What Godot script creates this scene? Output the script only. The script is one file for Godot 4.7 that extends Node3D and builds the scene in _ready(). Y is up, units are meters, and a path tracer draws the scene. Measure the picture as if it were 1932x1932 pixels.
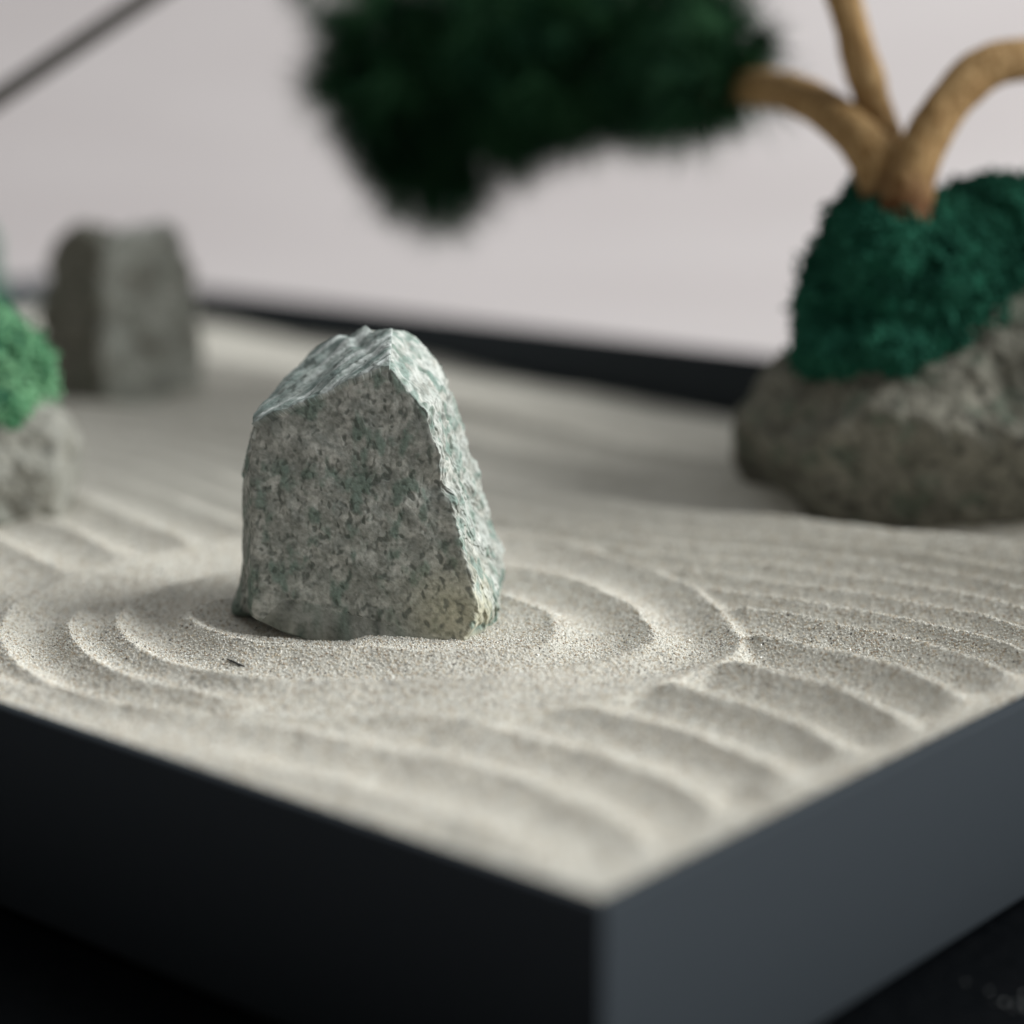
extends Node3D
# A black tray of raked sand with stones and a small bonsai, seen close up. Metres, y up; the board under the tray is y = 0.

const PITCH := 12.76            # the camera looks down by this many degrees
const EYE := Vector3(0, 0.1068, 0.3)
const RIM := 0.0268             # top of the tray's walls
const SAND := 0.0238            # mean height of the sand
const CORNER := Vector2(0.00846, 0.11097)   # x, z of the tray's near corner
const RAKED := Vector2(8.03, 120.41)        # x, z in mm from which the furrows are measured
const EA := Vector2(0.7581, 0.6521)         # along the long wall, towards the near corner
const EB := Vector2(0.6521, -0.7581)        # along the short wall, away from the near corner
const LONG := 0.442
const SHORT := 0.289

var rng := RandomNumberGenerator.new()
var n_low := FastNoiseLite.new()
var n_mid := FastNoiseLite.new()
var n_fine := FastNoiseLite.new()
var n_cell := FastNoiseLite.new()
var n_ridge := FastNoiseLite.new()
var ring1 := PackedFloat32Array()
var ring2 := PackedFloat32Array()
var ring3 := PackedFloat32Array()
var ring_half := PackedFloat32Array()
var ring_amp := PackedFloat32Array()
var ring_in := PackedFloat32Array()


func _ready() -> void:
	# ---- camera
	var cam := Camera3D.new()
	cam.name = "camera"
	var lens := CameraAttributesPhysical.new()
	lens.frustum_focal_length = 74.9
	lens.frustum_focus_distance = 0.2975
	lens.frustum_near = 0.01
	lens.frustum_far = 20.0
	lens.exposure_aperture = 7.5
	cam.attributes = lens
	cam.fov = 26.3
	cam.near = 0.01
	cam.far = 20.0
	cam.position = EYE
	cam.rotation_degrees = Vector3(-PITCH, 0, 0)
	add_child(cam)
	cam.current = true
	# ---- surroundings and light: a large window to the right, a pale ceiling above
	var env := Environment.new()
	env.background_mode = Environment.BG_COLOR
	env.background_color = Color(0.435, 0.435, 0.425)
	env.tonemap_mode = Environment.TONE_MAPPER_LINEAR
	env.tonemap_exposure = 1.0
	env.sdfgi_enabled = true
	env.ssao_enabled = true
	env.ssil_enabled = true
	var we := WorldEnvironment.new()
	we.name = "surroundings"
	we.environment = env
	add_child(we)
	area_light("window_light", Vector3(2.3, 1.40, 0.03), Vector3(0, 0.02, -0.1), Vector2(1.75, 1.75), 13.3, Color(0.985, 0.995, 0.985))
	area_light("ceiling_light", Vector3(0.2, 2.3, -0.9), Vector3(0.1, 0, -0.9), Vector2(2.4, 2.4), 2.3, Color(0.97, 0.99, 1.0))

	set_noise(n_low, 11, 0.09, 3)
	set_noise(n_mid, 12, 0.35, 3)
	set_noise(n_fine, 13, 1.4, 2)
	set_noise(n_cell, 14, 0.55, 2)
	set_noise(n_ridge, 15, 0.22, 3)
	n_ridge.fractal_type = FastNoiseLite.FRACTAL_RIDGED
	rng.seed = 7
	ring_tables()

	# ---- setting
	build_backdrop()
	build_board()
	build_tray()
	build_sand()
	# ---- things
	build_centre_stone()
	build_bonsai_stone()
	build_bonsai()
	build_left_stone()
	build_standing_stone()
	build_far_moss()
	build_rake()
	build_fibre()
	build_crumbs()


# ------------------------------------------------------------------ helpers
func set_noise(n: FastNoiseLite, s: int, f: float, oct: int) -> void:
	n.noise_type = FastNoiseLite.TYPE_SIMPLEX_SMOOTH
	n.seed = s
	n.frequency = f
	n.fractal_octaves = oct


func area_light(called: String, at: Vector3, to: Vector3, size: Vector2, energy: float, col: Color) -> void:
	var l := AreaLight3D.new()
	l.name = called
	l.area_size = size
	l.area_normalize_energy = true
	l.light_energy = energy
	l.light_color = col
	l.shadow_enabled = true
	l.set("area_range", 12.0)
	l.set("area_attenuation", 2.0)
	add_child(l)
	l.position = at
	var up := Vector3.UP if absf((to - at).normalized().y) < 0.95 else Vector3.FORWARD
	l.look_at_from_position(at, to, up)


func tag(o: Node, label: String, category: String, kind := "") -> void:
	if label:
		o.set_meta("label", label)
	if category:
		o.set_meta("category", category)
	if kind:
		o.set_meta("kind", kind)


func thing(called: String, label: String, category: String, at: Vector3) -> Node3D:
	var o := Node3D.new()
	o.name = called
	add_child(o, true)
	o.position = at
	tag(o, label, category)
	return o


func mesh_node(called: String, m: Mesh, mat: Material, parent: Node, kind := "") -> MeshInstance3D:
	var o := MeshInstance3D.new()
	o.name = called
	o.mesh = m
	o.material_override = mat
	parent.add_child(o, true)
	if kind:
		o.set_meta("kind", kind)
	return o


# where the line of sight through a point of the photograph (1932 wide) meets the distance fwd in front of the eye
func spot(px: float, py: float, fwd: float) -> Vector3:
	var u := (px - 966.0) / 4133.0
	var v := (py - 966.0) / 4133.0
	var s := sin(deg_to_rad(PITCH))
	var c := cos(deg_to_rad(PITCH))
	var d := Vector3(u, -s - v * c, -(c - v * s))
	return EYE + d * (fwd / -d.z)


func tray_point(a: float, y: float, b: float) -> Vector3:
	var p := CORNER + EA * a + EB * b
	return Vector3(p.x, y, p.y)


func plain(col: Color, rough: float, spec := 0.5) -> StandardMaterial3D:
	var m := StandardMaterial3D.new()
	m.albedo_color = col.linear_to_srgb()
	m.roughness = rough
	m.metallic_specular = spec
	return m


func noise_tex(s: int, freq: float, oct: int, ramp: Array, normal := 0.0, size := 512) -> NoiseTexture2D:
	var n := FastNoiseLite.new()
	n.noise_type = FastNoiseLite.TYPE_SIMPLEX_SMOOTH
	n.seed = s
	n.frequency = freq
	n.fractal_octaves = oct
	var t := NoiseTexture2D.new()
	t.width = size
	t.height = size
	t.seamless = true
	t.noise = n
	if normal > 0.0:
		t.as_normal_map = true
		t.bump_strength = normal
	elif ramp.size():
		var g := Gradient.new()
		var offs := PackedFloat32Array()
		var cols := PackedColorArray()
		for i in ramp.size():
			offs.append(float(ramp[i][0]))
			cols.append(ramp[i][1])
		g.offsets = offs
		g.colors = cols
		t.color_ramp = g
	return t


# a grid of points to an array mesh with smooth normals; flip turns it inside out
func grid_surface(am: ArrayMesh, pts: PackedVector3Array, cols: PackedColorArray, nu: int, nv: int, flip: bool) -> void:
	var nor := PackedVector3Array()
	nor.resize(nu * nv)
	for j in nv:
		var j0 := maxi(j - 1, 0) * nu
		var j1 := mini(j + 1, nv - 1) * nu
		for i in nu:
			var du := pts[j * nu + mini(i + 1, nu - 1)] - pts[j * nu + maxi(i - 1, 0)]
			var dv := pts[j1 + i] - pts[j0 + i]
			var n := du.cross(dv).normalized()
			nor[j * nu + i] = -n if flip else n
	var idx := PackedInt32Array()
	idx.resize((nu - 1) * (nv - 1) * 6)
	var k := 0
	for j in nv - 1:
		for i in nu - 1:
			var a := j * nu + i
			var b := a + 1
			var c := a + nu
			var d := c + 1
			if flip:
				idx[k] = a; idx[k + 1] = b; idx[k + 2] = c
				idx[k + 3] = b; idx[k + 4] = d; idx[k + 5] = c
			else:
				idx[k] = a; idx[k + 1] = c; idx[k + 2] = b
				idx[k + 3] = b; idx[k + 4] = c; idx[k + 5] = d
			k += 6
	var arr := []
	arr.resize(Mesh.ARRAY_MAX)
	arr[Mesh.ARRAY_VERTEX] = pts
	arr[Mesh.ARRAY_NORMAL] = nor
	arr[Mesh.ARRAY_INDEX] = idx
	if cols.size():
		arr[Mesh.ARRAY_COLOR] = cols
	am.add_surface_from_arrays(Mesh.PRIMITIVE_TRIANGLES, arr)


# a box with chamfered edges, centred
func chamfer_box(size: Vector3, ch: float) -> ArrayMesh:
	var st := SurfaceTool.new()
	st.begin(Mesh.PRIMITIVE_TRIANGLES)
	st.set_smooth_group(-1)
	var h := size * 0.5
	var pts := []
	for sx in [-1.0, 1.0]:
		for sy in [-1.0, 1.0]:
			for sz in [-1.0, 1.0]:
				pts.append(Vector3(sx * (h.x - ch), sy * h.y, sz * (h.z - ch)))
				pts.append(Vector3(sx * h.x, sy * (h.y - ch), sz * (h.z - ch)))
				pts.append(Vector3(sx * (h.x - ch), sy * (h.y - ch), sz * h.z))
	hull(st, pts, [Vector3.RIGHT, Vector3.LEFT, Vector3.UP, Vector3.DOWN, Vector3.FORWARD, Vector3.BACK, Vector3(1, 1, 0), Vector3(1, -1, 0), Vector3(-1, 1, 0), Vector3(-1, -1, 0), Vector3(1, 0, 1), Vector3(1, 0, -1), Vector3(-1, 0, 1), Vector3(-1, 0, -1), Vector3(0, 1, 1), Vector3(0, 1, -1), Vector3(0, -1, 1), Vector3(0, -1, -1), Vector3(1, 1, 1), Vector3(1, 1, -1), Vector3(1, -1, 1), Vector3(1, -1, -1), Vector3(-1, 1, 1), Vector3(-1, 1, -1), Vector3(-1, -1, 1), Vector3(-1, -1, -1)])
	st.generate_normals()
	return st.commit()


# the faces of a convex solid whose face normals are known
func hull(st: SurfaceTool, pts: Array, normals: Array) -> void:
	for nn in normals:
		var n: Vector3 = nn.normalized()
		var top := -1e9
		for p in pts:
			top = maxf(top, n.dot(p))
		var face := []
		var mid := Vector3.ZERO
		for p in pts:
			if n.dot(p) > top - 1e-6:
				face.append(p)
				mid += p
		if face.size() < 3:
			continue
		mid /= face.size()
		var u: Vector3 = (face[0] - mid).normalized()
		var v := n.cross(u)
		face.sort_custom(func(p, q): return atan2((p - mid).dot(v), (p - mid).dot(u)) > atan2((q - mid).dot(v), (q - mid).dot(u)))
		for i in range(1, face.size() - 1):
			st.add_vertex(face[0])
			st.add_vertex(face[i])
			st.add_vertex(face[i + 1])


# a tube through points with a radius at each, rounded at both ends
func tube(points: PackedVector3Array, radii: PackedFloat32Array, sides: int, rough: float, stained := 0.0) -> ArrayMesh:
	var curve := Curve3D.new()
	for i in points.size():
		var t := (points[mini(i + 1, points.size() - 1)] - points[maxi(i - 1, 0)]) / 6.0
		curve.add_point(points[i], -t, t)
	var steps := (points.size() - 1) * 10
	var ring := PackedVector3Array()
	var tint := PackedColorArray()
	var last := Vector3.RIGHT
	for k in range(-3, steps + 4):
		var kk := clampi(k, 0, steps)
		var f := float(kk) / 10.0
		var seg := mini(int(f), points.size() - 2)
		var p := curve.sample(seg, f - seg)
		var ta := (curve.sample(seg, minf(f - seg + 0.02, 1.0)) - curve.sample(seg, maxf(f - seg - 0.02, 0.0))).normalized()
		var r: float = lerpf(radii[seg], radii[seg + 1], f - seg)
		if k < 0:
			p += ta * r * (sqrt(1.0 - pow(float(k) / -3.0, 2)) - 1.0) * 0.0 - ta * r * 0.5 * float(-k) / 3.0
			r *= sqrt(maxf(1.0 - pow(float(k) / 3.0, 2), 0.0001))
		elif k > steps:
			var e := float(k - steps) / 3.0
			p += ta * r * 0.5 * e
			r *= sqrt(maxf(1.0 - e * e, 0.0001))
		var side := (last - ta * last.dot(ta)).normalized()
		last = side
		var up := ta.cross(side)
		for i in sides + 1:
			var an := TAU * float(i % sides) / sides
			var d := side * cos(an) + up * sin(an)
			var q := p + d * r
			ring.append(q + d * rough * (n_mid.get_noise_3dv(q * 700.0) + 1.5 * n_low.get_noise_3dv(q * 1000.0)))
			if stained > 0.0:
				var far := q.distance_to(points[0]) / stained + 0.35 * n_mid.get_noise_3dv(q * 500.0)
				tint.append(Color(0.30, 0.20, 0.16).lerp(Color(1, 1, 1), smoothstep(0.35, 1.0, far)))
	var am := ArrayMesh.new()
	grid_surface(am, ring, tint, sides + 1, steps + 7, false)
	return am


# ------------------------------------------------------------------ stones
# A stone is a star-shaped solid: planes (normal, distance from the middle) joined with a soft minimum, then roughened.
# look(p in mm, n of the plane, index of the plane) gives [displacement in metres, colour].
func stone_mesh(planes: Array, res: int, sharp: float, look: Callable, skip_down := true) -> ArrayMesh:
	var am := ArrayMesh.new()
	var nn := PackedVector3Array()
	var inv := PackedFloat32Array()
	for p in planes:
		var v: Vector3 = p[0]
		nn.append(v.normalized())
		inv.append(1.0 / float(p[1]))
	var np := nn.size()
	var faces := [[Vector3.RIGHT, Vector3.UP, Vector3.BACK], [Vector3.FORWARD, Vector3.UP, Vector3.RIGHT], [Vector3.BACK, Vector3.UP, Vector3.LEFT], [Vector3.LEFT, Vector3.UP, Vector3.FORWARD], [Vector3.RIGHT, Vector3.FORWARD, Vector3.UP], [Vector3.RIGHT, Vector3.BACK, Vector3.DOWN]]
	for f in faces.size():
		var u: Vector3 = faces[f][0]
		var w: Vector3 = faces[f][1]
		var o: Vector3 = faces[f][2]
		var n := res if f < 3 or f == 4 else maxi(res / 3, 24)
		if f == 5 and skip_down:
			n = 24
		var pts := PackedVector3Array()
		var cols := PackedColorArray()
		pts.resize(n * n)
		cols.resize(n * n)
		for j in n:
			var tj := tan((float(j) / (n - 1) * 2.0 - 1.0) * PI / 4.0)
			for i in n:
				var ti := tan((float(i) / (n - 1) * 2.0 - 1.0) * PI / 4.0)
				var d := (o + u * ti + w * tj).normalized()
				var sum := 0.0
				var best := 0.0
				var bi := 0
				for k in np:
					var q := nn[k].dot(d) * inv[k]
					if q > best:
						best = q
						bi = k
				for k in np:
					var q := nn[k].dot(d) * inv[k]
					if q > best * 0.85:
						sum += pow(q / best, sharp)
				var r := 1.0 / (best * pow(sum, 1.0 / sharp))
				var p := d * r
				var got: Array = look.call(p * 1000.0, d, bi)
				pts[j * n + i] = p + d * float(got[0])
				cols[j * n + i] = got[1]
		grid_surface(am, pts, cols, n, n, false)
	return am


func stone_material(grain_scale: float, bump: float) -> StandardMaterial3D:
	var m := StandardMaterial3D.new()
	m.vertex_color_use_as_albedo = true
	m.albedo_texture = noise_tex(31, 0.045, 4, [[0.2, Color(0.84, 0.85, 0.84)], [0.5, Color(0.96, 0.96, 0.955)], [0.75, Color(1, 1, 1)]])
	m.normal_enabled = true
	m.normal_texture = noise_tex(32, 0.06, 4, [], 6.0)
	m.normal_scale = bump
	m.uv1_triplanar = true
	m.uv1_scale = Vector3.ONE * grain_scale
	m.roughness = 0.92
	m.metallic_specular = 0.18
	return m


func build_centre_stone() -> void:
	var cen := Vector3(0, 0.016, 0)
	var raw := [
		[Vector3(-0.173, 0.148, 0.974), 0.01379], # 0 broad front
		[Vector3(-0.953, 0.045, 0.298), 0.01864], # 1 left bevel
		[Vector3(-0.996, 0.017, 0.089), 0.01858], # 2 left
		[Vector3(-0.956, 0.283, 0.073), 0.02300], # 3 left shoulder
		[Vector3(-0.425, 0.860, 0.283), 0.03238], # 4 sloping top
		[Vector3(0.691, 0.691, 0.214), 0.02935], # 5 right shoulder
		[Vector3(0.939, 0.289, 0.185), 0.01890], # 6 right
		[Vector3(0.857, -0.344, 0.384), 0.01785], # 7 lower corner
		[Vector3(0.993, -0.114, 0.018), 0.01767], # 8 right foot
		[Vector3(-0.091, 0.993, -0.080), 0.03925], # 9 summit
		[Vector3(0.708, 0.695, -0.123), 0.03190], # 10 behind the summit
		[Vector3(0.099, 0.248, -0.964), 0.0170],
		[Vector3(-0.75, 0.2, -0.63), 0.0190],
		[Vector3(0.798, 0.249, -0.549), 0.0190],
		[Vector3(0, -1, 0), 0.006],
		[Vector3(-0.442, -0.863, 0.243), 0.0082], # 15 undercut foot
		[Vector3(-0.800, 0.580, -0.10), 0.02905], # 16 top left corner
	]
	var planes := []
	for p in raw:
		var v: Vector3 = p[0].normalized()
		planes.append([v, float(p[1]) - v.dot(cen)])
	var t := thing("granite_stone", "upright pale grey-green granite stone in sharp focus, ringed by raked sand", "stone", Vector3(-0.020, SAND, -0.004))
	var m := stone_mesh(planes, 300, 60.0, centre_look)
	var o := mesh_node("stone", m, stone_material(40.0, 0.22), t)
	o.position = cen


func bump_at(p: Vector3, at: Vector3, size: float, amount: float) -> float:
	return amount * exp(-p.distance_squared_to(at) / (size * size))


func centre_look(p: Vector3, _d: Vector3, k: int) -> Array:
	var low := n_low.get_noise_3dv(p)
	var mid := n_mid.get_noise_3dv(p)
	var fine := n_fine.get_noise_3dv(p)
	var disp := low * 0.42 + mid * 0.11 + fine * 0.02
	var streak := 0.0
	var fresh := 0.0                       # freshly broken, chalky
	if k == 4 or k == 16 or k == 3:
		# thin layers run up the sloping top towards the peak
		var q := Vector3(p.dot(Vector3(0.80, 0.42, -0.43)) * 0.13, p.dot(Vector3(0.33, 0.31, 0.89)), p.dot(Vector3(-0.5, 0.85, 0.15)))
		var lay := n_ridge.get_noise_3dv(q * 1.15)
		disp += lay * 0.5 + n_mid.get_noise_3dv(q * 2.2) * 0.14 + (0.55 + 0.35 * low if k == 4 else 0.0)
		streak = n_mid.get_noise_3dv(q * 1.5)
		fresh = 0.42
	elif k == 5 or k == 10 or k == 9:
		disp += n_ridge.get_noise_3dv(p * 0.7) * 0.25 + mid * 0.2
		fresh = 1.0
	elif k == 6 or k == 8 or k == 7 or k == 13:
		var q := Vector3(p.x, p.dot(Vector3(0.3, 0.8, 0.5)) * 0.75, p.dot(Vector3(0, -0.5, 0.85)))
		var chip := n_low.get_noise_3dv(q * 2.6) * 2.4
		disp += (floorf(chip) + smoothstep(0.3, 0.7, chip - floorf(chip))) * 0.3 - 0.05 + n_ridge.get_noise_3dv(q * 0.85) * 0.4 + mid * 0.3
		fresh = 0.8 if k == 6 else 0.45
	# features: a bite in the right ridge with a lip above it, a spur at the left foot, a notch between the two summits
	disp += bump_at(p, Vector3(10.3, 5.0, 12.7), 2.5, -1.7)
	disp += bump_at(p, Vector3(11.2, 2.6, 12.3), 1.1, 1.0)
	disp += bump_at(p, Vector3(10.9, -2.0, 12.6), 1.8, -0.9)
	disp += bump_at(p, Vector3(12.8, -6.0, 11.5), 1.6, 0.6)
	disp += bump_at(p, Vector3(-19.3, -14.2, 2.5), 2.5, 2.5)
	var cleft := (p.x + 0.9 - 0.35 * p.z) / 0.9
	disp -= 0.75 * exp(-cleft * cleft) * smoothstep(19.5, 22.5, p.y)
	disp += bump_at(p, Vector3(-3.4, 22.5, -4.0), 2.2, 0.9)
	# colour: pale crystals, grey-green blotches, dark flecks gathered in places
	var c := Color(0.35, 0.358, 0.332).lerp(Color(0.53, 0.53, 0.497), smoothstep(-0.25, 0.4, 0.7 * n_low.get_noise_3dv(p * 2.4 + Vector3(50, 0, 0)) + 0.8 * n_mid.get_noise_3dv(p * 0.9 + Vector3(0, 0, 900))))
	c = c.lerp(Color(0.27, 0.288, 0.27), smoothstep(0.0, 0.5, n_mid.get_noise_3dv(p * 0.75 + Vector3(0, 200, 0))) * 0.75)
	var green := smoothstep(0.0, 0.5, n_low.get_noise_3dv(p * Vector3(2.8, 1.5, 2.8) + Vector3(0, 90, 0)) + 0.45 * mid)
	c = c.lerp(Color(0.20, 0.265, 0.23), green * 0.85)
	var yel := exp(-(p - Vector3(12.5, -13.0, 13.0)).length_squared() / 30.0)
	c = c.lerp(Color(0.58, 0.55, 0.42), minf(yel * 1.2, 0.9))
	var white := smoothstep(0.0, 0.5, n_mid.get_noise_3dv(p * 0.8 + Vector3(9, 9, 200)) + (fresh - 0.55) * 0.9)
	c = c.lerp(Color(0.62, 0.645, 0.625), white * (0.2 + 0.38 * fresh))
	if k == 4 or k == 16:
		c = c.lerp(Color(0.37, 0.435, 0.425), 0.6).lerp(Color(0.70, 0.735, 0.73), smoothstep(0.08, 0.38, streak) * 0.75).lerp(Color(0.19, 0.245, 0.235), smoothstep(0.05, 0.4, -streak) * 0.75)
	elif fresh > 0.43:
		c = c.lerp(Color(0.22, 0.30, 0.27), smoothstep(0.08, 0.4, n_mid.get_noise_3dv(p * 0.7 + Vector3(300, 0, 0))) * 0.75)
	var gather := smoothstep(-0.3, 0.35, n_low.get_noise_3dv(p * 1.5 + Vector3(0, 0, 500)))
	var fl := p + Vector3(mid, n_mid.get_noise_3dv(p + Vector3(30, 0, 0)), 0) * 0.5
	var speck := smoothstep(0.14, 0.55, n_cell.get_noise_3dv(fl * Vector3(1.25, 0.95, 1.25) + Vector3(0, 0, 70)) + 0.16 * (gather - 0.6)) * (1.0 - 0.5 * fresh)
	c = c.lerp(Color(0.085, 0.10, 0.09), speck * 0.68)
	var small := smoothstep(0.12, 0.6, n_fine.get_noise_3dv(p * 0.55 + Vector3(40, 40, 0)) + 0.1 * gather)
	c = c.lerp(Color(0.13, 0.14, 0.125), small * 0.42 * (1.0 - 0.6 * fresh))
	disp -= speck * 0.06
	c = c * (0.97 + 0.14 * fine)
	c.a = 1.0
	return [disp * 0.001, c]


func ellipsoid_planes(r: Vector3, count: int, s: int, jitter: float) -> Array:
	var g := RandomNumberGenerator.new()
	g.seed = s
	var out := []
	for i in count:
		var y := 1.0 - 2.0 * (i + 0.5) / count
		var an := i * 2.399963 + g.randf_range(-0.35, 0.35)
		var d := Vector3(cos(an) * sqrt(1 - y * y), y, sin(an) * sqrt(1 - y * y))
		d = (d + Vector3(g.randfn(), g.randfn(), g.randfn()) * 0.12).normalized()
		out.append([d, (d * r).length() * (1.0 + g.randf_range(-jitter, jitter))])
	return out


func rough_look(p: Vector3, _d: Vector3, k: int) -> Array:
	var mid := n_mid.get_noise_3dv(p * 0.6)
	var disp := n_low.get_noise_3dv(p) * 1.3 + n_ridge.get_noise_3dv(p * 0.4) * 0.6 + mid * 0.5 + n_fine.get_noise_3dv(p * 0.5) * 0.15
	var tone := 0.5 + 0.5 * n_low.get_noise_3dv(p * 1.8 + Vector3(0, 33, 0))
	var c := Color(0.112, 0.109, 0.092).lerp(Color(0.30, 0.285, 0.242), tone)
	c = c.lerp(Color(0.10, 0.135, 0.105), smoothstep(0.1, 0.5, n_low.get_noise_3dv(p * 1.4 + Vector3(70, k, 0))) * 0.6)
	c = c.lerp(Color(0.05, 0.05, 0.045), smoothstep(0.2, 0.5, n_cell.get_noise_3dv(p * 0.6)) * 0.7)
	c.a = 1.0
	return [disp * 0.001, c]


func pale_look(p: Vector3, d: Vector3, k: int) -> Array:
	var got := rough_look(p, d, k)
	var c: Color = got[1]
	got[1] = c.lerp(Color(0.55, 0.54, 0.50), 0.5 + 0.4 * n_low.get_noise_3dv(p * 2.0 + Vector3(0, 7, 0)))
	return got


func broad_look(p: Vector3, d: Vector3, k: int) -> Array:
	var got := rough_look(p, d, k)
	got[0] += 0.001 * (bump_at(p, Vector3(14, 17, 20), 15.0, 6.0) + bump_at(p, Vector3(-38, 12, 10), 10.0, 2.5))
	return got


func moss_look(p: Vector3, _d: Vector3, _k: int) -> Array:
	var lump := n_mid.get_noise_3dv(p * 0.55)
	var disp := n_low.get_noise_3dv(p * 1.2) * 1.3 + lump * 0.7 + n_fine.get_noise_3dv(p * 0.5) * 0.4
	var c := Color(0.008, 0.048, 0.030).lerp(Color(0.02, 0.10, 0.062), 0.5 + 0.5 * lump)
	c.a = 1.0
	return [disp * 0.001, c]


var moss_crumb: ArrayMesh
var moss_mat: StandardMaterial3D


# moss: lumpy cushions, and the crumbly tufts that cover them
func moss_on(parent: Node3D, blobs: Array, tufts: int, light: Color, dark: Color, s: int) -> void:
	if moss_mat == null:
		moss_mat = plain(Color(1, 1, 1), 0.95, 0.15)
		moss_mat.vertex_color_use_as_albedo = true
		moss_crumb = crumb_mesh(5, 0.35)
	var am := ArrayMesh.new()
	var g := RandomNumberGenerator.new()
	g.seed = s
	var buf := PackedFloat32Array()
	buf.resize(tufts * 16)
	var k := 0
	var total := 0.0
	for b in blobs:
		total += b[1].length_squared()
	for b in blobs:
		var at: Vector3 = b[0]
		var rad: Vector3 = b[1]
		var planes := ellipsoid_planes(rad, 60, s + k, 0.03)
		var part := stone_mesh(planes, 46, 30.0, moss_look)
		for n in part.get_surface_count():
			var arr := part.surface_get_arrays(n)
			var v: PackedVector3Array = arr[Mesh.ARRAY_VERTEX]
			for i in v.size():
				v[i] += at
			arr[Mesh.ARRAY_VERTEX] = v
			am.add_surface_from_arrays(Mesh.PRIMITIVE_TRIANGLES, arr)
		var share := int(tufts * rad.length_squared() / total)
		for i in share:
			if k >= tufts:
				break
			var y := g.randf_range(-0.75, 1.0)
			var an := g.randf() * TAU
			var d := Vector3(cos(an) * sqrt(1 - y * y), y, sin(an) * sqrt(1 - y * y))
			var p := at + d * rad * (1.02 + 0.04 * g.randfn())
			p += d * (n_low.get_noise_3dv((p - at) * 1200.0) * 0.0013 + n_mid.get_noise_3dv((p - at) * 550.0) * 0.0007)
			var sc := g.randf_range(0.0003, 0.0007)
			var bs := Basis.from_euler(Vector3(g.randf(), g.randf(), g.randf()) * TAU).scaled(Vector3(sc, sc * g.randf_range(0.6, 1.3), sc))
			var lift := clampf((p.x - 0.004) / 0.02, 0.0, 1.0) * 0.6 + 0.85  # side light put into the colour: tufts brighter towards the right
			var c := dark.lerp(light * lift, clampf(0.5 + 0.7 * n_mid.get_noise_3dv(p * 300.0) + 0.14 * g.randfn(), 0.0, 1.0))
			put_instance(buf, k, bs, p, c)
			k += 1
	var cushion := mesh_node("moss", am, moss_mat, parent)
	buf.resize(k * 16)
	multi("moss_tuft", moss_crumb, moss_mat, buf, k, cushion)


func put_instance(buf: PackedFloat32Array, k: int, b: Basis, p: Vector3, c: Color) -> void:
	var o := k * 16
	buf[o] = b.x.x; buf[o + 1] = b.y.x; buf[o + 2] = b.z.x; buf[o + 3] = p.x
	buf[o + 4] = b.x.y; buf[o + 5] = b.y.y; buf[o + 6] = b.z.y; buf[o + 7] = p.y
	buf[o + 8] = b.x.z; buf[o + 9] = b.y.z; buf[o + 10] = b.z.z; buf[o + 11] = p.z
	buf[o + 12] = c.r; buf[o + 13] = c.g; buf[o + 14] = c.b; buf[o + 15] = 1.0


func multi(called: String, m: Mesh, mat: Material, buf: PackedFloat32Array, count: int, parent: Node) -> MultiMeshInstance3D:
	var mm := MultiMesh.new()
	mm.transform_format = MultiMesh.TRANSFORM_3D
	mm.use_colors = true
	mm.mesh = m
	mm.instance_count = count
	mm.buffer = buf
	var o := MultiMeshInstance3D.new()
	o.name = called
	o.multimesh = mm
	o.material_override = mat
	parent.add_child(o, true)
	o.set_meta("kind", "stuff")
	return o


# an irregular little lump of unit size
func crumb_mesh(s: int, rough: float) -> ArrayMesh:
	var g := RandomNumberGenerator.new()
	g.seed = s
	var ph := (1.0 + sqrt(5.0)) / 2.0
	var v := []
	for a in [-1.0, 1.0]:
		for b in [-ph, ph]:
			v.append(Vector3(0, a, b).normalized()); v.append(Vector3(a, b, 0).normalized()); v.append(Vector3(b, 0, a).normalized())
	var st := SurfaceTool.new()
	st.begin(Mesh.PRIMITIVE_TRIANGLES)
	st.set_smooth_group(-1)
	var moved := []
	for p in v:
		moved.append(p * (1.0 + g.randf_range(-rough, rough)))
	for i in 12:
		for j in range(i + 1, 12):
			for k in range(j + 1, 12):
				var a: Vector3 = v[i]; var b: Vector3 = v[j]; var c: Vector3 = v[k]
				if a.distance_to(b) < 1.2 and b.distance_to(c) < 1.2 and a.distance_to(c) < 1.2:
					var out := (b - a).cross(c - a).dot(a + b + c) > 0.0
					st.add_vertex(moved[i])
					st.add_vertex(moved[k] if out else moved[j])
					st.add_vertex(moved[j] if out else moved[k])
	st.generate_normals()
	return st.commit()


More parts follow.
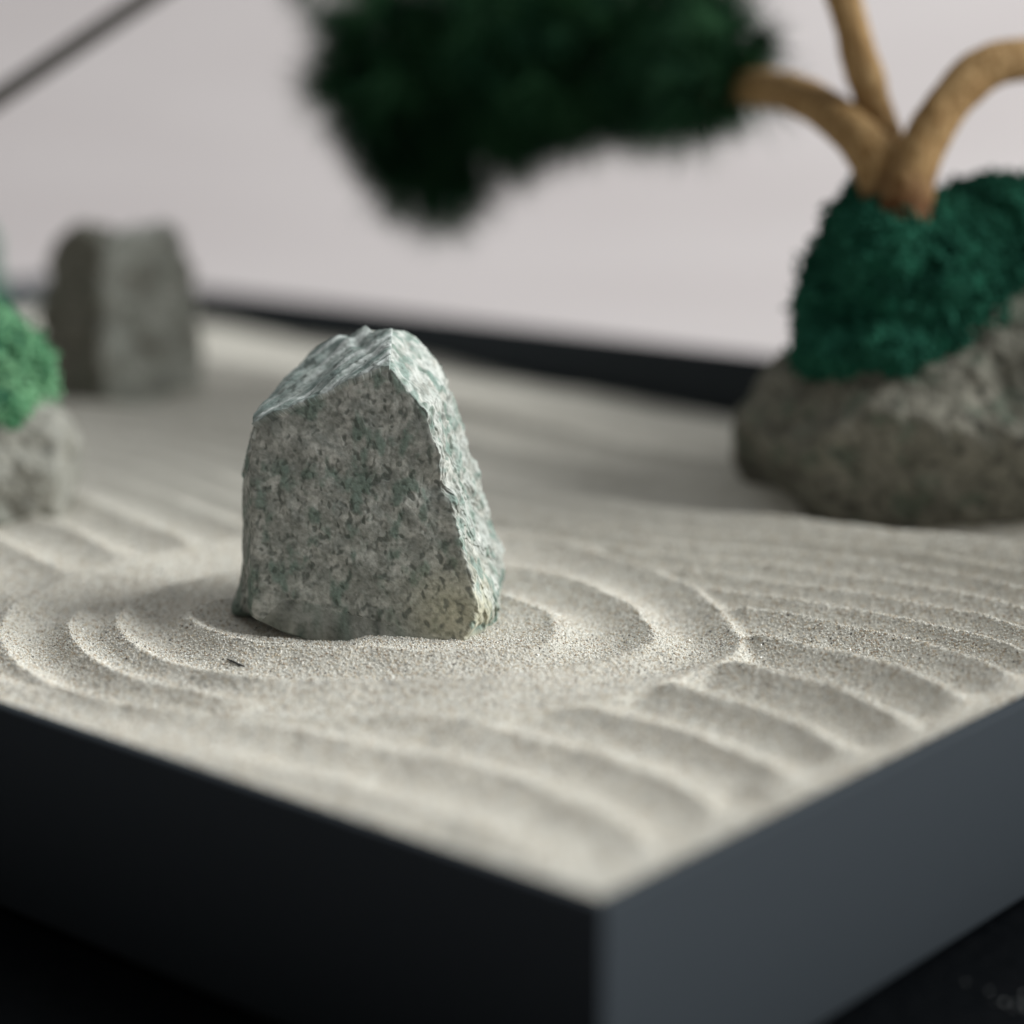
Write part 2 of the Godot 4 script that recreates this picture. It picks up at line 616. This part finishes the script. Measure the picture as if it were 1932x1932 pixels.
func build_bonsai_stone() -> void:
	var at := Vector3(0.086, SAND, -0.083)
	var t := thing("mossy_stone", "large dark grey stone capped with deep green moss under the bonsai", "stone", at)
	var m := stone_mesh(ellipsoid_planes(Vector3(0.0455, 0.0245, 0.031), 24, 44, 0.06), 130, 40.0, broad_look)
	var o := mesh_node("stone", m, stone_material(25.0, 0.8), t)
	o.position = Vector3(0, 0.010, 0)
	var blobs := [
		[spot(1725, 585, 0.383) - at, Vector3(0.0200, 0.0200, 0.020)],
		[spot(1665, 460, 0.385) - at, Vector3(0.0100, 0.0125, 0.010)],
		[spot(1890, 480, 0.390) - at, Vector3(0.0180, 0.0135, 0.018)],
		[spot(2060, 520, 0.390) - at, Vector3(0.0190, 0.0150, 0.020)],
		[spot(1595, 610, 0.380) - at, Vector3(0.0080, 0.0110, 0.010)],
		[spot(1682, 478, 0.373) - at, Vector3(0.0105, 0.0090, 0.009)],
		[spot(1600, 665, 0.372) - at, Vector3(0.0095, 0.0060, 0.010)],
		[spot(1680, 655, 0.368) - at, Vector3(0.0080, 0.0055, 0.010)],
	]
	moss_on(t, blobs, 20000, Color(0.034, 0.160, 0.104), Color(0.008, 0.046, 0.031), 51)


func build_left_stone() -> void:
	var at := Vector3(-0.094, SAND, -0.072)
	var t := thing("small_mossy_stone", "rounded stone with bright green moss cut off by the left edge", "stone", at)
	var m := stone_mesh(ellipsoid_planes(Vector3(0.0190, 0.0155, 0.018), 18, 43, 0.08), 100, 50.0, pale_look)
	var o := mesh_node("stone", m, stone_material(25.0, 0.8), t)
	o.position = spot(-66, 865, 0.372) - at
	var blobs := [[spot(-85, 722, 0.372) - at, Vector3(0.0158, 0.0142, 0.015)], [spot(-10, 775, 0.364) - at, Vector3(0.0065, 0.0045, 0.006)]]
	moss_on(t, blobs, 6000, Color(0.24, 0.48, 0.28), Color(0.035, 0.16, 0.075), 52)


func build_standing_stone() -> void:
	var base := spot(225, 775, 0.475)
	var at := Vector3(base.x, SAND, -0.187)
	var t := thing("standing_stone", "blurred grey standing stone with two humps behind the left mossy stone", "stone", at)
	var planes := [
		[Vector3(-0.60, 0.10, 0.79), 0.0098], [Vector3(0.66, 0.06, 0.75), 0.0092], [Vector3(0.97, 0.02, -0.2), 0.0172], [Vector3(-0.97, 0.14, -0.05), 0.0165],
		[Vector3(0.80, 0.60, 0.1), 0.0205], [Vector3(-0.74, 0.66, 0.1), 0.0205], [Vector3(0.05, 0.99, 0.05), 0.0205], [Vector3(-0.8, -0.6, 0.1), 0.0215],
		[Vector3(0, 0.1, -1), 0.013], [Vector3(0.7, 0.1, -0.7), 0.016], [Vector3(-0.7, 0.1, -0.7), 0.016], [Vector3(0, -1, 0), 0.024],
	]
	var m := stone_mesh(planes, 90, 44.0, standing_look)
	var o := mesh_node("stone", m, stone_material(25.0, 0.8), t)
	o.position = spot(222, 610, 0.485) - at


func standing_look(p: Vector3, d: Vector3, k: int) -> Array:
	var got := rough_look(p, d, k)
	got[0] += 0.0014 * n_low.get_noise_3dv(p * 1.3 + Vector3(20, 0, 0)) + 0.0007 * n_ridge.get_noise_3dv(p * 0.7)
	got[0] -= 0.0022 * exp(-pow((p.x + 1.0) / 3.0, 2.0)) * smoothstep(10.0, 17.0, p.y)
	var c: Color = got[1]
	got[1] = c.lerp(Color(0.60, 0.61, 0.575), clampf(0.55 + 0.7 * n_low.get_noise_3dv(p * 1.1 + Vector3(0, 0, 60)), 0.0, 1.0)) if p.x > -1.5 else c.lerp(Color(0.24, 0.24, 0.21), 0.4)  # lit right side and shaded left side painted into the colour
	return got


func build_far_moss() -> void:
	var base := spot(-85, 620, 0.60)
	var at := Vector3(base.x, SAND, base.z)
	var t := thing("moss_clump", "pale blurred green moss clump at the left edge, behind the standing stone", "moss", at)
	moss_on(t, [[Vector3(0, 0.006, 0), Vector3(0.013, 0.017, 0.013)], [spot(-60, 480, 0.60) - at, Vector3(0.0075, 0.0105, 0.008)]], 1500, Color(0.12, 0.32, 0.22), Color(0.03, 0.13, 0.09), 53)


# ------------------------------------------------------------------ bonsai
func build_bonsai() -> void:
	var foot := spot(1695, 410, 0.378)
	var t := thing("bonsai_tree", "miniature bonsai with tan branches and a dark green needle crown", "tree", foot)
	var bark := plain(Color(0.47, 0.31, 0.15), 0.75, 0.3)
	bark.albedo_texture = noise_tex(61, 0.03, 4, [[0.3, Color(0.75, 0.7, 0.62)], [0.7, Color(1, 1, 1)]])
	bark.vertex_color_use_as_albedo = true
	bark.normal_enabled = true
	bark.normal_texture = noise_tex(62, 0.04, 3, [], 5.0)
	bark.uv1_triplanar = true
	bark.uv1_scale = Vector3(40, 14, 40)
	# in 1/1932ths of the picture and metres from the eye: x, y, distance, radius in mm
	var paths := [
		[[1688, 430, 0.378, 5.2], [1665, 330, 0.379, 4.6], [1618, 262, 0.383, 3.9], [1555, 205, 0.394, 3.7], [1480, 172, 0.410, 3.6], [1400, 165, 0.432, 3.4], [1310, 160, 0.465, 2.8], [1200, 110, 0.495, 2.0], [1060, 90, 0.505, 1.2]],
		[[1680, 430, 0.384, 5.0], [1672, 330, 0.386, 4.2], [1652, 220, 0.388, 3.4], [1622, 110, 0.390, 3.2], [1585, -20, 0.392, 3.0], [1540, -160, 0.395, 2.6], [1530, -300, 0.398, 1.8]],
		[[1700, 430, 0.372, 5.4], [1708, 370, 0.373, 4.7], [1735, 285, 0.376, 4.0], [1790, 195, 0.380, 3.8], [1860, 128, 0.384, 3.9], [1950, 112, 0.388, 3.8], [2060, 120, 0.392, 3.2], [2180, 90, 0.395, 2.4]],
	]
	for pa in paths:
		var pts := PackedVector3Array()
		var rad := PackedFloat32Array()
		for q in pa:
			pts.append(spot(q[0], q[1], q[2]) - foot)
			rad.append(float(q[3]) * 0.001)
		mesh_node("branch", tube(pts, rad, 22, 0.00028, 0.0125), bark, t)
	# needles: tufts filling the crown's lobes
	var needle := plain(Color(1, 1, 1), 0.75, 0.2)
	needle.vertex_color_use_as_albedo = true
	var g := RandomNumberGenerator.new()
	g.seed = 77
	var lobes := [
		[780, 150, 0.505, 104, 105, 0.026, 200], [750, 265, 0.505, 48, 55, 0.016, 55], [800, 315, 0.502, 40, 62, 0.013, 60], [930, 150, 0.508, 110, 70, 0.028, 150],
		[1030, 100, 0.500, 140, 108, 0.030, 220], [1190, 95, 0.490, 120, 95, 0.026, 190], [1310, 105, 0.465, 70, 62, 0.018, 80], [1390, 90, 0.44, 30, 30, 0.008, 26],
		[980, -60, 0.505, 300, 110, 0.034, 300], [705, 60, 0.505, 36, 60, 0.016, 45], [838, 360, 0.502, 16, 36, 0.010, 14], [990, 285, 0.505, 30, 26, 0.012, 7], [1120, 215, 0.50, 80, 26, 0.014, 36], [1290, 190, 0.47, 50, 20, 0.012, 20], [1345, 160, 0.432, 48, 40, 0.008, 46], [885, 275, 0.503, 36, 40, 0.012, 26], [945, 262, 0.503, 42, 30, 0.010, 16], [675, 190, 0.505, 30, 60, 0.012, 24],
		[1530, -360, 0.40, 210, 100, 0.035, 220], [2270, -30, 0.40, 120, 80, 0.032, 90], [2490, 40, 0.455, 300, 150, 0.060, 620],  # pads out of view, added and sized to shade the rear sand
	]
	var count := 0
	for l in lobes:
		count += int(l[6])
	var buf := PackedFloat32Array()
	buf.resize(count * 16)
	var k := 0
	for l in lobes:
		var mid := spot(l[0], l[1], l[2])
		var px := float(l[2]) / 4133.0
		var rad := Vector3(float(l[3]) * px, float(l[4]) * px, float(l[5])) * 1.08
		for i in int(l[6]):
			var d := Vector3(g.randfn(), g.randfn(), g.randfn()).normalized()
			var p := mid + d * rad * pow(g.randf(), 0.62) * 1.3
			var aim := (d + Vector3(0, -0.1, 0) + Vector3(g.randfn(), g.randfn(), g.randfn()) * 0.35).normalized()
			var sc := g.randf_range(0.0085, 0.0140)
			if g.randf() < 0.16:
				# single longer sprays stand out of the mass, most of them drooping
				p = mid + d * rad * g.randf_range(0.95, 1.2)
				aim = (d + Vector3(0, -0.45, 0) + Vector3(g.randfn(), g.randfn(), g.randfn()) * 0.2).normalized()
				sc = g.randf_range(0.013, 0.019)
			var side := aim.cross(Vector3(0.31, 0.2, 0.93)).normalized()
			var b := Basis(side, aim, side.cross(aim)).scaled(Vector3.ONE * sc)
			var c := Color(0.007, 0.038, 0.018).lerp(Color(0.042, 0.125, 0.055), pow(g.randf(), 1.6))
			put_instance(buf, k, b, p - foot, c)
			k += 1
	var o := multi("foliage", needle_tuft(), needle, buf, k, t)
	o.set_meta("label", "dense dark green needle foliage")


# a spray of needles along +y, of unit length
func needle_tuft() -> ArrayMesh:
	var g := RandomNumberGenerator.new()
	g.seed = 88
	var st := SurfaceTool.new()
	st.begin(Mesh.PRIMITIVE_TRIANGLES)
	st.set_smooth_group(-1)
	for i in 40:
		var an := g.randf() * TAU
		var tilt := g.randf_range(0.03, 1.0)
		var d := Vector3(sin(tilt) * cos(an), cos(tilt), sin(tilt) * sin(an))
		var s := d.cross(Vector3(0.2, 0.9, 0.4)).normalized() * 0.014
		var w := d.cross(s).normalized() * 0.014
		var len := g.randf_range(0.7, 1.0)
		var root := [s, -s * 0.5 + w * 0.87, -s * 0.5 - w * 0.87]
		var tip := d * len
		for e in 3:
			st.add_vertex(root[e])
			st.add_vertex(tip)
			st.add_vertex(root[(e + 1) % 3])
	st.generate_normals()
	return st.commit()


# ------------------------------------------------------------------ sand
func table_from(ctrl: Array) -> PackedFloat32Array:
	var out := PackedFloat32Array()
	for i in 73:
		var an := float(i) * 5.0
		var val := 0.0
		for j in ctrl.size():
			var a0 := float(ctrl[j][0])
			var a1 := float(ctrl[(j + 1) % ctrl.size()][0])
			if a1 <= a0:
				a1 += 360.0
			var x := an if an >= a0 else an + 360.0
			if x >= a0 and x <= a1:
				val = lerpf(float(ctrl[j][1]), float(ctrl[(j + 1) % ctrl.size()][1]), smoothstep(0.0, 1.0, (x - a0) / (a1 - a0)) * 0.5 + (x - a0) / (a1 - a0) * 0.5)
		out.append(val)
	return out


func ring_tables() -> void:
	# radii in mm of the raked rings round the granite stone; 0 degrees is right, 90 towards the eye
	ring1 = table_from([[0, 24.5], [30, 27.5], [60, 20], [90, 16], [120, 17.5], [150, 22], [180, 26.5], [225, 20], [270, 15], [315, 19], [335, 21]])
	ring2 = table_from([[0, 37.4], [20, 40], [45, 35.5], [90, 29.6], [120, 33], [150, 34.6], [180, 36], [225, 35], [270, 34], [300, 34.6], [335, 34.5]])
	ring3 = table_from([[0, 49], [20, 51.5], [45, 48], [90, 44.5], [117, 48.5], [143, 51], [180, 52], [225, 53], [270, 55], [290, 56], [316, 48.5], [341, 48]])
	ring_half = table_from([[60, 0], [105, 0], [118, 0.9], [165, 1.0], [185, 0.8], [210, 0], [300, 0]])
	ring_in = table_from([[0, 0.35], [60, 0.1], [95, 0.15], [120, 0.9], [150, 1.1], [190, 1.0], [240, 0.6], [300, 0.5]])
	ring_amp = table_from([[0, 0.95], [30, 0.75], [50, 0.6], [75, 0.85], [95, 1.1], [110, 1.15], [135, 1.1], [180, 0.95], [230, 0.85], [300, 1.0]])


func look_up(t: PackedFloat32Array, f: float) -> float:
	var i := int(f)
	return lerpf(t[i], t[i + 1], f - i)


# height of the sand in mm over SAND at x, z in mm
func sand_h(x: float, z: float) -> float:
	var rel := Vector2(x, z) - RAKED
	var a := rel.dot(EA)
	var b := rel.dot(EB)
	var wob := n_low.get_noise_2d(x * 0.35, z * 0.35)
	# long wavy furrows
	var right := maxf(a + 38.0, 0.0)
	var wave := 7.5 * cos((a + 40.0) * TAU / 175.0) - 0.0065 * right * right + 0.8 * wob + 0.25 * n_low.get_noise_2d(x + 400.0, z)
	var bw := b - 3.0 - wave
	# closer together behind the rings, wider again towards the far side
	var close := smoothstep(92.0, 104.0, bw) * smoothstep(152.0, 140.0, bw)
	bw += 0.48 * clampf(bw - 98.0, 0.0, 48.0) - 0.40 * maxf(bw - 150.0, 0.0)
	var ph := bw / 12.7 + 0.25
	var sn := sin(PI * ph)
	var h := 2.9 * (0.60 - sqrt(sn * sn + 0.0016)) * (1.0 + 0.12 * wob)
	# they flatten near the walls
	h *= 1.0 - 0.25 * close + 0.5 * smoothstep(135.0, 165.0, b)
	h *= lerpf(0.62, 1.0, smoothstep(-150.0, -110.0, a))
	var near := smoothstep(-20.0, -12.0, a + 1.0 * wob)
	h = lerpf(h, 0.9, near)
	var front := 1.0 - smoothstep(12.0, 26.0, b)
	h = lerpf(h, 0.3, front * 0.7)
	h *= lerpf(0.42, 1.0, smoothstep(34.0, 84.0, b))
	var fade := smoothstep(185.0, 225.0, b)
	h *= 1.0 - 0.3 * fade
	# rings round the granite stone
	var dx := x + 19.0
	var dz := z - 3.0
	var r := sqrt(dx * dx + dz * dz)
	if r < 66.0:
		var f := fposmod(rad_to_deg(atan2(dz, dx)), 360.0) / 5.0
		var r1 := look_up(ring1, f) + wob * 0.3
		var r2 := look_up(ring2, f) + wob * 0.6
		var r3 := look_up(ring3, f) + wob * 0.8
		var amp := look_up(ring_amp, f)
		var g := 0.0
		if r < r1:
			var q := clampf((r / r1 - 0.55) / 0.45, 0.0, 1.0)
			var deep := look_up(ring_in, f)
			g = lerpf(0.2 - 1.3 * deep, 0.95, q * q * q)
		elif r < r2:
			var u := (r - r1) / (r2 - r1)
			g = lerpf(0.95, 0.75, u) - (0.5 + 1.8 * amp) * sin(PI * u)
		else:
			var u := (r - r2) / (r3 - r2)
			var half := look_up(ring_half, f)
			var one := 0.75 - 2.2 * amp * sin(PI * minf(u, 1.0))
			var uu := u / 0.42 if u < 0.42 else (u - 0.42) / 0.58
			var two := 0.75 - (1.3 if u < 0.42 else 1.9) * amp * sin(PI * minf(uu, 1.0))
			g = lerpf(one, two, half)
			if u > 1.0:
				g = 0.75 - (u - 1.0) * 6.0
		# beyond the outermost ring the furrows go on
		var m := smoothstep(r3 - 0.5, r3 + 3.5, r)
		h = lerpf(g, h, m)
	# unevenness
	h += smoothstep(80.0, 40.0, b) * (0.3 * n_low.get_noise_2d(x * 0.8 + 60.0, z * 0.8) + 0.08 * n_mid.get_noise_2d(x * 0.6, z * 0.6 + 40.0))
	h += 0.3 * wob + 0.07 * n_low.get_noise_2d(x * 2.2, z * 2.2 + 77.0) + 0.07 * n_mid.get_noise_2d(x, z)
	# lower along the far wall
	h -= 13.0 * smoothstep(205.0, 276.0, b) * lerpf(1.0, 0.5, smoothstep(-180.0, -380.0, a))
	return h


func build_sand() -> void:
	var aa := PackedFloat32Array()
	var v := -LONG + 0.0015
	while v < -0.0018:
		aa.append(v)
		v += 0.00036 if v > -0.165 else 0.0010
	aa.append(-0.0016)
	var bb := PackedFloat32Array()
	v = 0.0016
	while v < SHORT - 0.0018:
		bb.append(v)
		v += 0.00036 if v < 0.165 else 0.0009
	bb.append(SHORT - 0.0016)
	var nu := aa.size()
	var nv := bb.size()
	var pts := PackedVector3Array()
	var cols := PackedColorArray()
	pts.resize(nu * nv)
	cols.resize(nu * nv)
	for j in nv:
		for i in nu:
			var p := CORNER + EA * aa[i] + EB * bb[j]
			var fine := n_fine.get_noise_2d(p.x * 1000.0, p.y * 1000.0)
			var y := SAND + 0.001 * (sand_h(p.x * 1000.0, p.y * 1000.0) + 0.05 * fine)
			pts[j * nu + i] = Vector3(p.x, y, p.y)
			var tone := 0.5 + 0.5 * n_mid.get_noise_2d(p.x * 700.0, p.y * 700.0)
			var c := Color(0.49, 0.464, 0.412).lerp(Color(0.565, 0.542, 0.49), tone) * (1.0 + 0.22 * fine)
			c.a = 1.0
			cols[j * nu + i] = c
	var am := ArrayMesh.new()
	grid_surface(am, pts, cols, nu, nv, false)
	var mat := plain(Color(1, 1, 1), 0.9, 0.3)
	mat.vertex_color_use_as_albedo = true
	var bed := mesh_node("sand", am, mat, self, "stuff")
	tag(bed, "pale sand raked into rings and wavy furrows filling the black tray", "sand")
	# the grains themselves, where the lens is sharp enough to show them
	var st := SurfaceTool.new()
	st.begin(Mesh.PRIMITIVE_TRIANGLES)
	st.set_smooth_group(-1)
	hull(st, [Vector3(1, 0.1, 0), Vector3(-0.9, 0, 0.2), Vector3(0, 1, 0.1), Vector3(0.15, -0.95, 0), Vector3(0, 0.1, 1.05), Vector3(-0.1, 0, -1)], [])
	var o6 := [Vector3(1, 0.1, 0), Vector3(-0.9, 0, 0.2), Vector3(0, 1, 0.1), Vector3(0.15, -0.95, 0), Vector3(0, 0.1, 1.05), Vector3(-0.1, 0, -1)]
	for sx in [0, 1]:
		for sy in [2, 3]:
			for sz in [4, 5]:
				var flip: bool = (sx + sy + sz) % 2 == 1
				st.add_vertex(o6[sx])
				st.add_vertex(o6[sy] if flip else o6[sz])
				st.add_vertex(o6[sz] if flip else o6[sy])
	st.generate_normals()
	var grain := st.commit()
	var count := 270000
	var glints := 2600
	var buf := PackedFloat32Array()
	buf.resize(count * 16)
	var shiny := PackedFloat32Array()
	shiny.resize(glints * 16)
	var k := 0
	var kg := 0
	var g := RandomNumberGenerator.new()
	g.seed = 101
	while k < count:
		var z := g.randf_range(-75.0, 112.0)
		if g.randf() > smoothstep(-75.0, -35.0, z) * smoothstep(112.0, 60.0, z):
			continue
		var x := g.randf_range(-0.25, 0.25) * (300.0 - z)
		var rel := Vector2(x, z) - CORNER * 1000.0
		if rel.dot(EA) > -2.2 or rel.dot(EB) < 2.2:
			continue
		var sc := g.randf_range(0.10, 0.19)
		var y := sand_h(x, z)
		var bs := Basis.from_euler(Vector3(g.randf(), g.randf(), g.randf()) * TAU).scaled(Vector3(sc, sc * g.randf_range(0.7, 1.2), sc) * 0.001)
		var c := Color(0.66, 0.635, 0.58)
		var pick := g.randf()
		if pick < 0.45:
			c = Color(0.73, 0.715, 0.67)
		elif pick < 0.62:
			c = Color(0.56, 0.485, 0.38)
		elif pick < 0.70:
			c = Color(0.41, 0.325, 0.25)
		elif pick < 0.745:
			c = Color(0.33, 0.325, 0.31)
		elif pick < 0.757:
			c = Color(0.07, 0.065, 0.06)
		elif pick < 0.80:
			c = Color(0.80, 0.80, 0.77)
		put_instance(buf, k, bs, Vector3(x, SAND * 1000.0 + y + sc * 0.25, z) * 0.001, c)
		k += 1
		if kg < glints and g.randf() < 0.02:
			var bs2 := Basis.from_euler(Vector3(g.randf(), g.randf(), g.randf()) * TAU).scaled(Vector3.ONE * sc * 0.001)
			put_instance(shiny, kg, bs2, Vector3(x + 0.2, SAND * 1000.0 + sand_h(x + 0.2, z) + sc * 0.5, z) * 0.001, Color(0.85, 0.84, 0.80))
			kg += 1
	shiny.resize(kg * 16)
	multi("sand_grain", grain, mat, buf, count, bed)
	var gl := plain(Color(1, 1, 1), 0.12, 0.8)
	gl.vertex_color_use_as_albedo = true
	multi("bright_grain", grain, gl, shiny, kg, bed)


# ------------------------------------------------------------------ tray, board, table, wall
func build_tray() -> void:
	var mid := CORNER - EA * LONG * 0.5 + EB * SHORT * 0.5
	var t := thing("sand_tray", "black rectangular tray holding the raked sand", "tray", Vector3(mid.x, 0.0005, mid.y))
	t.rotation.y = atan2(-EA.y, EA.x)
	var black := plain(Color(0.037, 0.0435, 0.051), 0.6, 0.10)
	black.roughness_texture = noise_tex(71, 0.02, 3, [[0.0, Color(0.75, 0.75, 0.75)], [1.0, Color(1, 1, 1)]])
	black.uv1_triplanar = true
	black.uv1_scale = Vector3.ONE * 20.0
	var hx := LONG * 0.5
	var hz := SHORT * 0.5
	# outline of a wall across: (in from the outer face, up)
	var top := RIM - 0.0005
	var prof := [Vector2(0.0006, 0), Vector2(0, 0.0008)]
	for i in 5:
		var an := PI * 0.5 * i / 4.0
		prof.append(Vector2(0.0005 - 0.0005 * cos(an), top - 0.0005 + 0.0005 * sin(an)))
	for i in 5:
		var an := PI * 0.5 * i / 4.0
		prof.append(Vector2(0.0013 + 0.0005 * sin(an), top - 0.0005 + 0.0005 * cos(an)))
	prof.append(Vector2(0.0018, 0))
	# corners of the tray in its own axes, in order round it
	var cor := [Vector2(hx, hz), Vector2(hx, -hz), Vector2(-hx, -hz), Vector2(-hx, hz)]
	for w in 4:
		var c0: Vector2 = cor[w]
		var c1: Vector2 = cor[(w + 1) % 4]
		var along := (c1 - c0).normalized()
		var inward := Vector2(along.y, -along.x)
		if inward.dot(-c0) < 0.0:
			inward = -inward
		var st := SurfaceTool.new()
		st.begin(Mesh.PRIMITIVE_TRIANGLES)
		st.set_smooth_group(0)
		var n: int = prof.size()
		for i in n:
			var q0: Vector2 = prof[i]
			var q1: Vector2 = prof[(i + 1) % n]
			var p := []
			for e in [[c0, 1.0, q0], [c1, -1.0, q0], [c1, -1.0, q1], [c0, 1.0, q1]]:
				var f: Vector2 = e[0] + inward * e[2].x + along * (e[1] * e[2].x)
				p.append(Vector3(f.x, e[2].y, f.y))
			var nor: Vector3 = (p[1] - p[0]).cross(p[3] - p[0])
			var dv := q1 - q0
			var outw := Vector3(-inward.x * dv.y, dv.x, -inward.y * dv.y)
			var order := [0, 2, 1, 0, 3, 2] if nor.dot(outw) > 0.0 else [0, 1, 2, 0, 2, 3]
			for o in order:
				st.add_vertex(p[o])
		st.generate_normals()
		mesh_node("side_wall", st.commit(), black, t)
	var fl := mesh_node("bottom", chamfer_box(Vector3(LONG - 0.0040, 0.004, SHORT - 0.0040), 0.0003), black, t)
	fl.position.y = 0.003


func build_board() -> void:
	var m := plain(Color(0.002, 0.0025, 0.0032), 0.6, 0.12)
	m.roughness_texture = noise_tex(72, 0.03, 4, [[0.0, Color(0.55, 0.55, 0.55)], [1.0, Color(1, 1, 1)]])
	m.normal_enabled = true
	m.normal_texture = noise_tex(73, 0.05, 4, [], 4.0)
	m.normal_scale = 0.4
	m.uv1_triplanar = true
	m.uv1_scale = Vector3.ONE * 12.0
	var b := mesh_node("slate_board", chamfer_box(Vector3(LONG + 0.09, 0.005, SHORT + 0.09), 0.0008), m, self)
	var mid := CORNER - EA * (LONG * 0.5 - 0.035) + EB * (SHORT * 0.5 - 0.035)
	b.position = Vector3(mid.x, -0.0025, mid.y)
	b.rotation.y = atan2(-EA.y, EA.x)
	tag(b, "flat black board lying under the tray", "board")


# one pale sheet: a tabletop that curves up into an upright backdrop
func build_backdrop() -> void:
	var m := plain(Color(0.47, 0.435, 0.436), 0.85, 0.2)
	m.albedo_texture = noise_tex(81, 0.006, 3, [[0.25, Color(0.97, 0.965, 0.965)], [0.75, Color(1, 1, 1)]])
	m.uv1_triplanar = true
	m.uv1_scale = Vector3(0.8, 0.8, 1.4)
	var prof := [Vector2(1.2, -0.0055), Vector2(0.4, -0.0055), Vector2(-0.4, -0.0055), Vector2(-0.75, -0.0055)]
	for i in range(1, 25):
		var an := PI * 0.5 * i / 24.0
		prof.append(Vector2(-0.75 - 1.2 * sin(an), -0.0055 + 1.2 * (1.0 - cos(an))))
	prof.append(Vector2(-1.95, 1.8))
	prof.append(Vector2(-1.95, 2.6))
	var pts := PackedVector3Array()
	for q in prof:
		for x in [-3.0, -1.5, 0.0, 1.5, 3.0]:
			pts.append(Vector3(x, q.y, q.x))
	var am := ArrayMesh.new()
	grid_surface(am, pts, PackedColorArray(), 5, prof.size(), false)
	var o := mesh_node("tabletop", am, m, self)
	tag(o, "", "", "structure")


# ------------------------------------------------------------------ small things
func build_rake() -> void:
	var p0 := spot(0, 182, 0.46)
	var p1 := spot(277, -3, 0.475)
	var dir := (p1 - p0).normalized()
	var low := p0 - dir * ((p0.y - SAND - 0.004) / dir.y)
	var high := p1 + dir * 0.035
	var t := thing("sand_rake", "thin dark grey rod slanting across the upper left corner", "rake", low)
	var wood := plain(Color(0.115, 0.108, 0.105), 0.6, 0.35)
	wood.albedo_texture = noise_tex(91, 0.03, 3, [[0.2, Color(0.8, 0.78, 0.76)], [0.8, Color(1, 1, 1)]])
	wood.uv1_triplanar = true
	wood.uv1_scale = Vector3(30, 30, 30)
	mesh_node("handle", tube(PackedVector3Array([Vector3.ZERO, (high - low) * 0.5, high - low]), PackedFloat32Array([0.0022, 0.0022, 0.0022]), 16, 0.00005), wood, t)
	var across := dir.cross(Vector3.UP).normalized()
	mesh_node("head", tube(PackedVector3Array([-across * 0.014, Vector3.ZERO, across * 0.014]), PackedFloat32Array([0.0018, 0.0022, 0.0018]), 12, 0.00005), wood, t)
	for i in 4:
		var s := across * (-0.0105 + 0.007 * i)
		mesh_node("tine", tube(PackedVector3Array([s, s + Vector3(-0.001, -0.002, 0), s + Vector3(-0.002, -0.0045, 0)]), PackedFloat32Array([0.0008, 0.0008, 0.0005]), 8, 0.0), wood, t)


func build_fibre() -> void:
	var pts := PackedVector3Array()
	var at := Vector3.ZERO
	for q in [[428, 1243], [440, 1248], [452, 1254], [464, 1258]]:
		var p := spot(q[0], q[1], 0.277)
		# down the line of sight to the sand
		var d := (p - EYE).normalized()
		var r := EYE
		for i in 900:
			r += d * 0.0005
			if r.y < SAND + 0.001 * sand_h(r.x * 1000.0, r.z * 1000.0) + 0.00022:
				break
		if pts.is_empty():
			at = r
		pts.append(r - at)
	var t := mesh_node("fibre", tube(pts, PackedFloat32Array([0.00007, 0.00014, 0.00017, 0.00008]), 8, 0.0), plain(Color(0.02, 0.02, 0.022), 0.6), self)
	t.position = at
	tag(t, "tiny dark fibre lying on the sand in front of the granite stone", "fibre")


func build_crumbs() -> void:
	var g := RandomNumberGenerator.new()
	g.seed = 111
	var n := 12
	var buf := PackedFloat32Array()
	buf.resize(n * 16)
	var mid := spot(1918, 1900, 0.2)
	var d := (mid - EYE).normalized()
	mid = EYE + d * (-EYE.y / d.y)
	for i in n:
		var s := 0.00012 + 0.00012 * g.randf()
		var spread := 0.0014 if i < 8 else 0.009
		var p := mid + Vector3(g.randfn() * spread, 0, g.randfn() * spread)
		p.y = s * 0.7
		put_instance(buf, i, Basis.from_euler(Vector3(g.randf(), g.randf(), g.randf()) * TAU).scaled(Vector3.ONE * s), p, Color(0.28, 0.29, 0.29))
	var mat := plain(Color(1, 1, 1), 0.8)
	mat.vertex_color_use_as_albedo = true
	var o := multi("spilled_sand", crumb_mesh(9, 0.3), mat, buf, n, self)
	tag(o, "few grains of sand spilled on the black board", "sand")
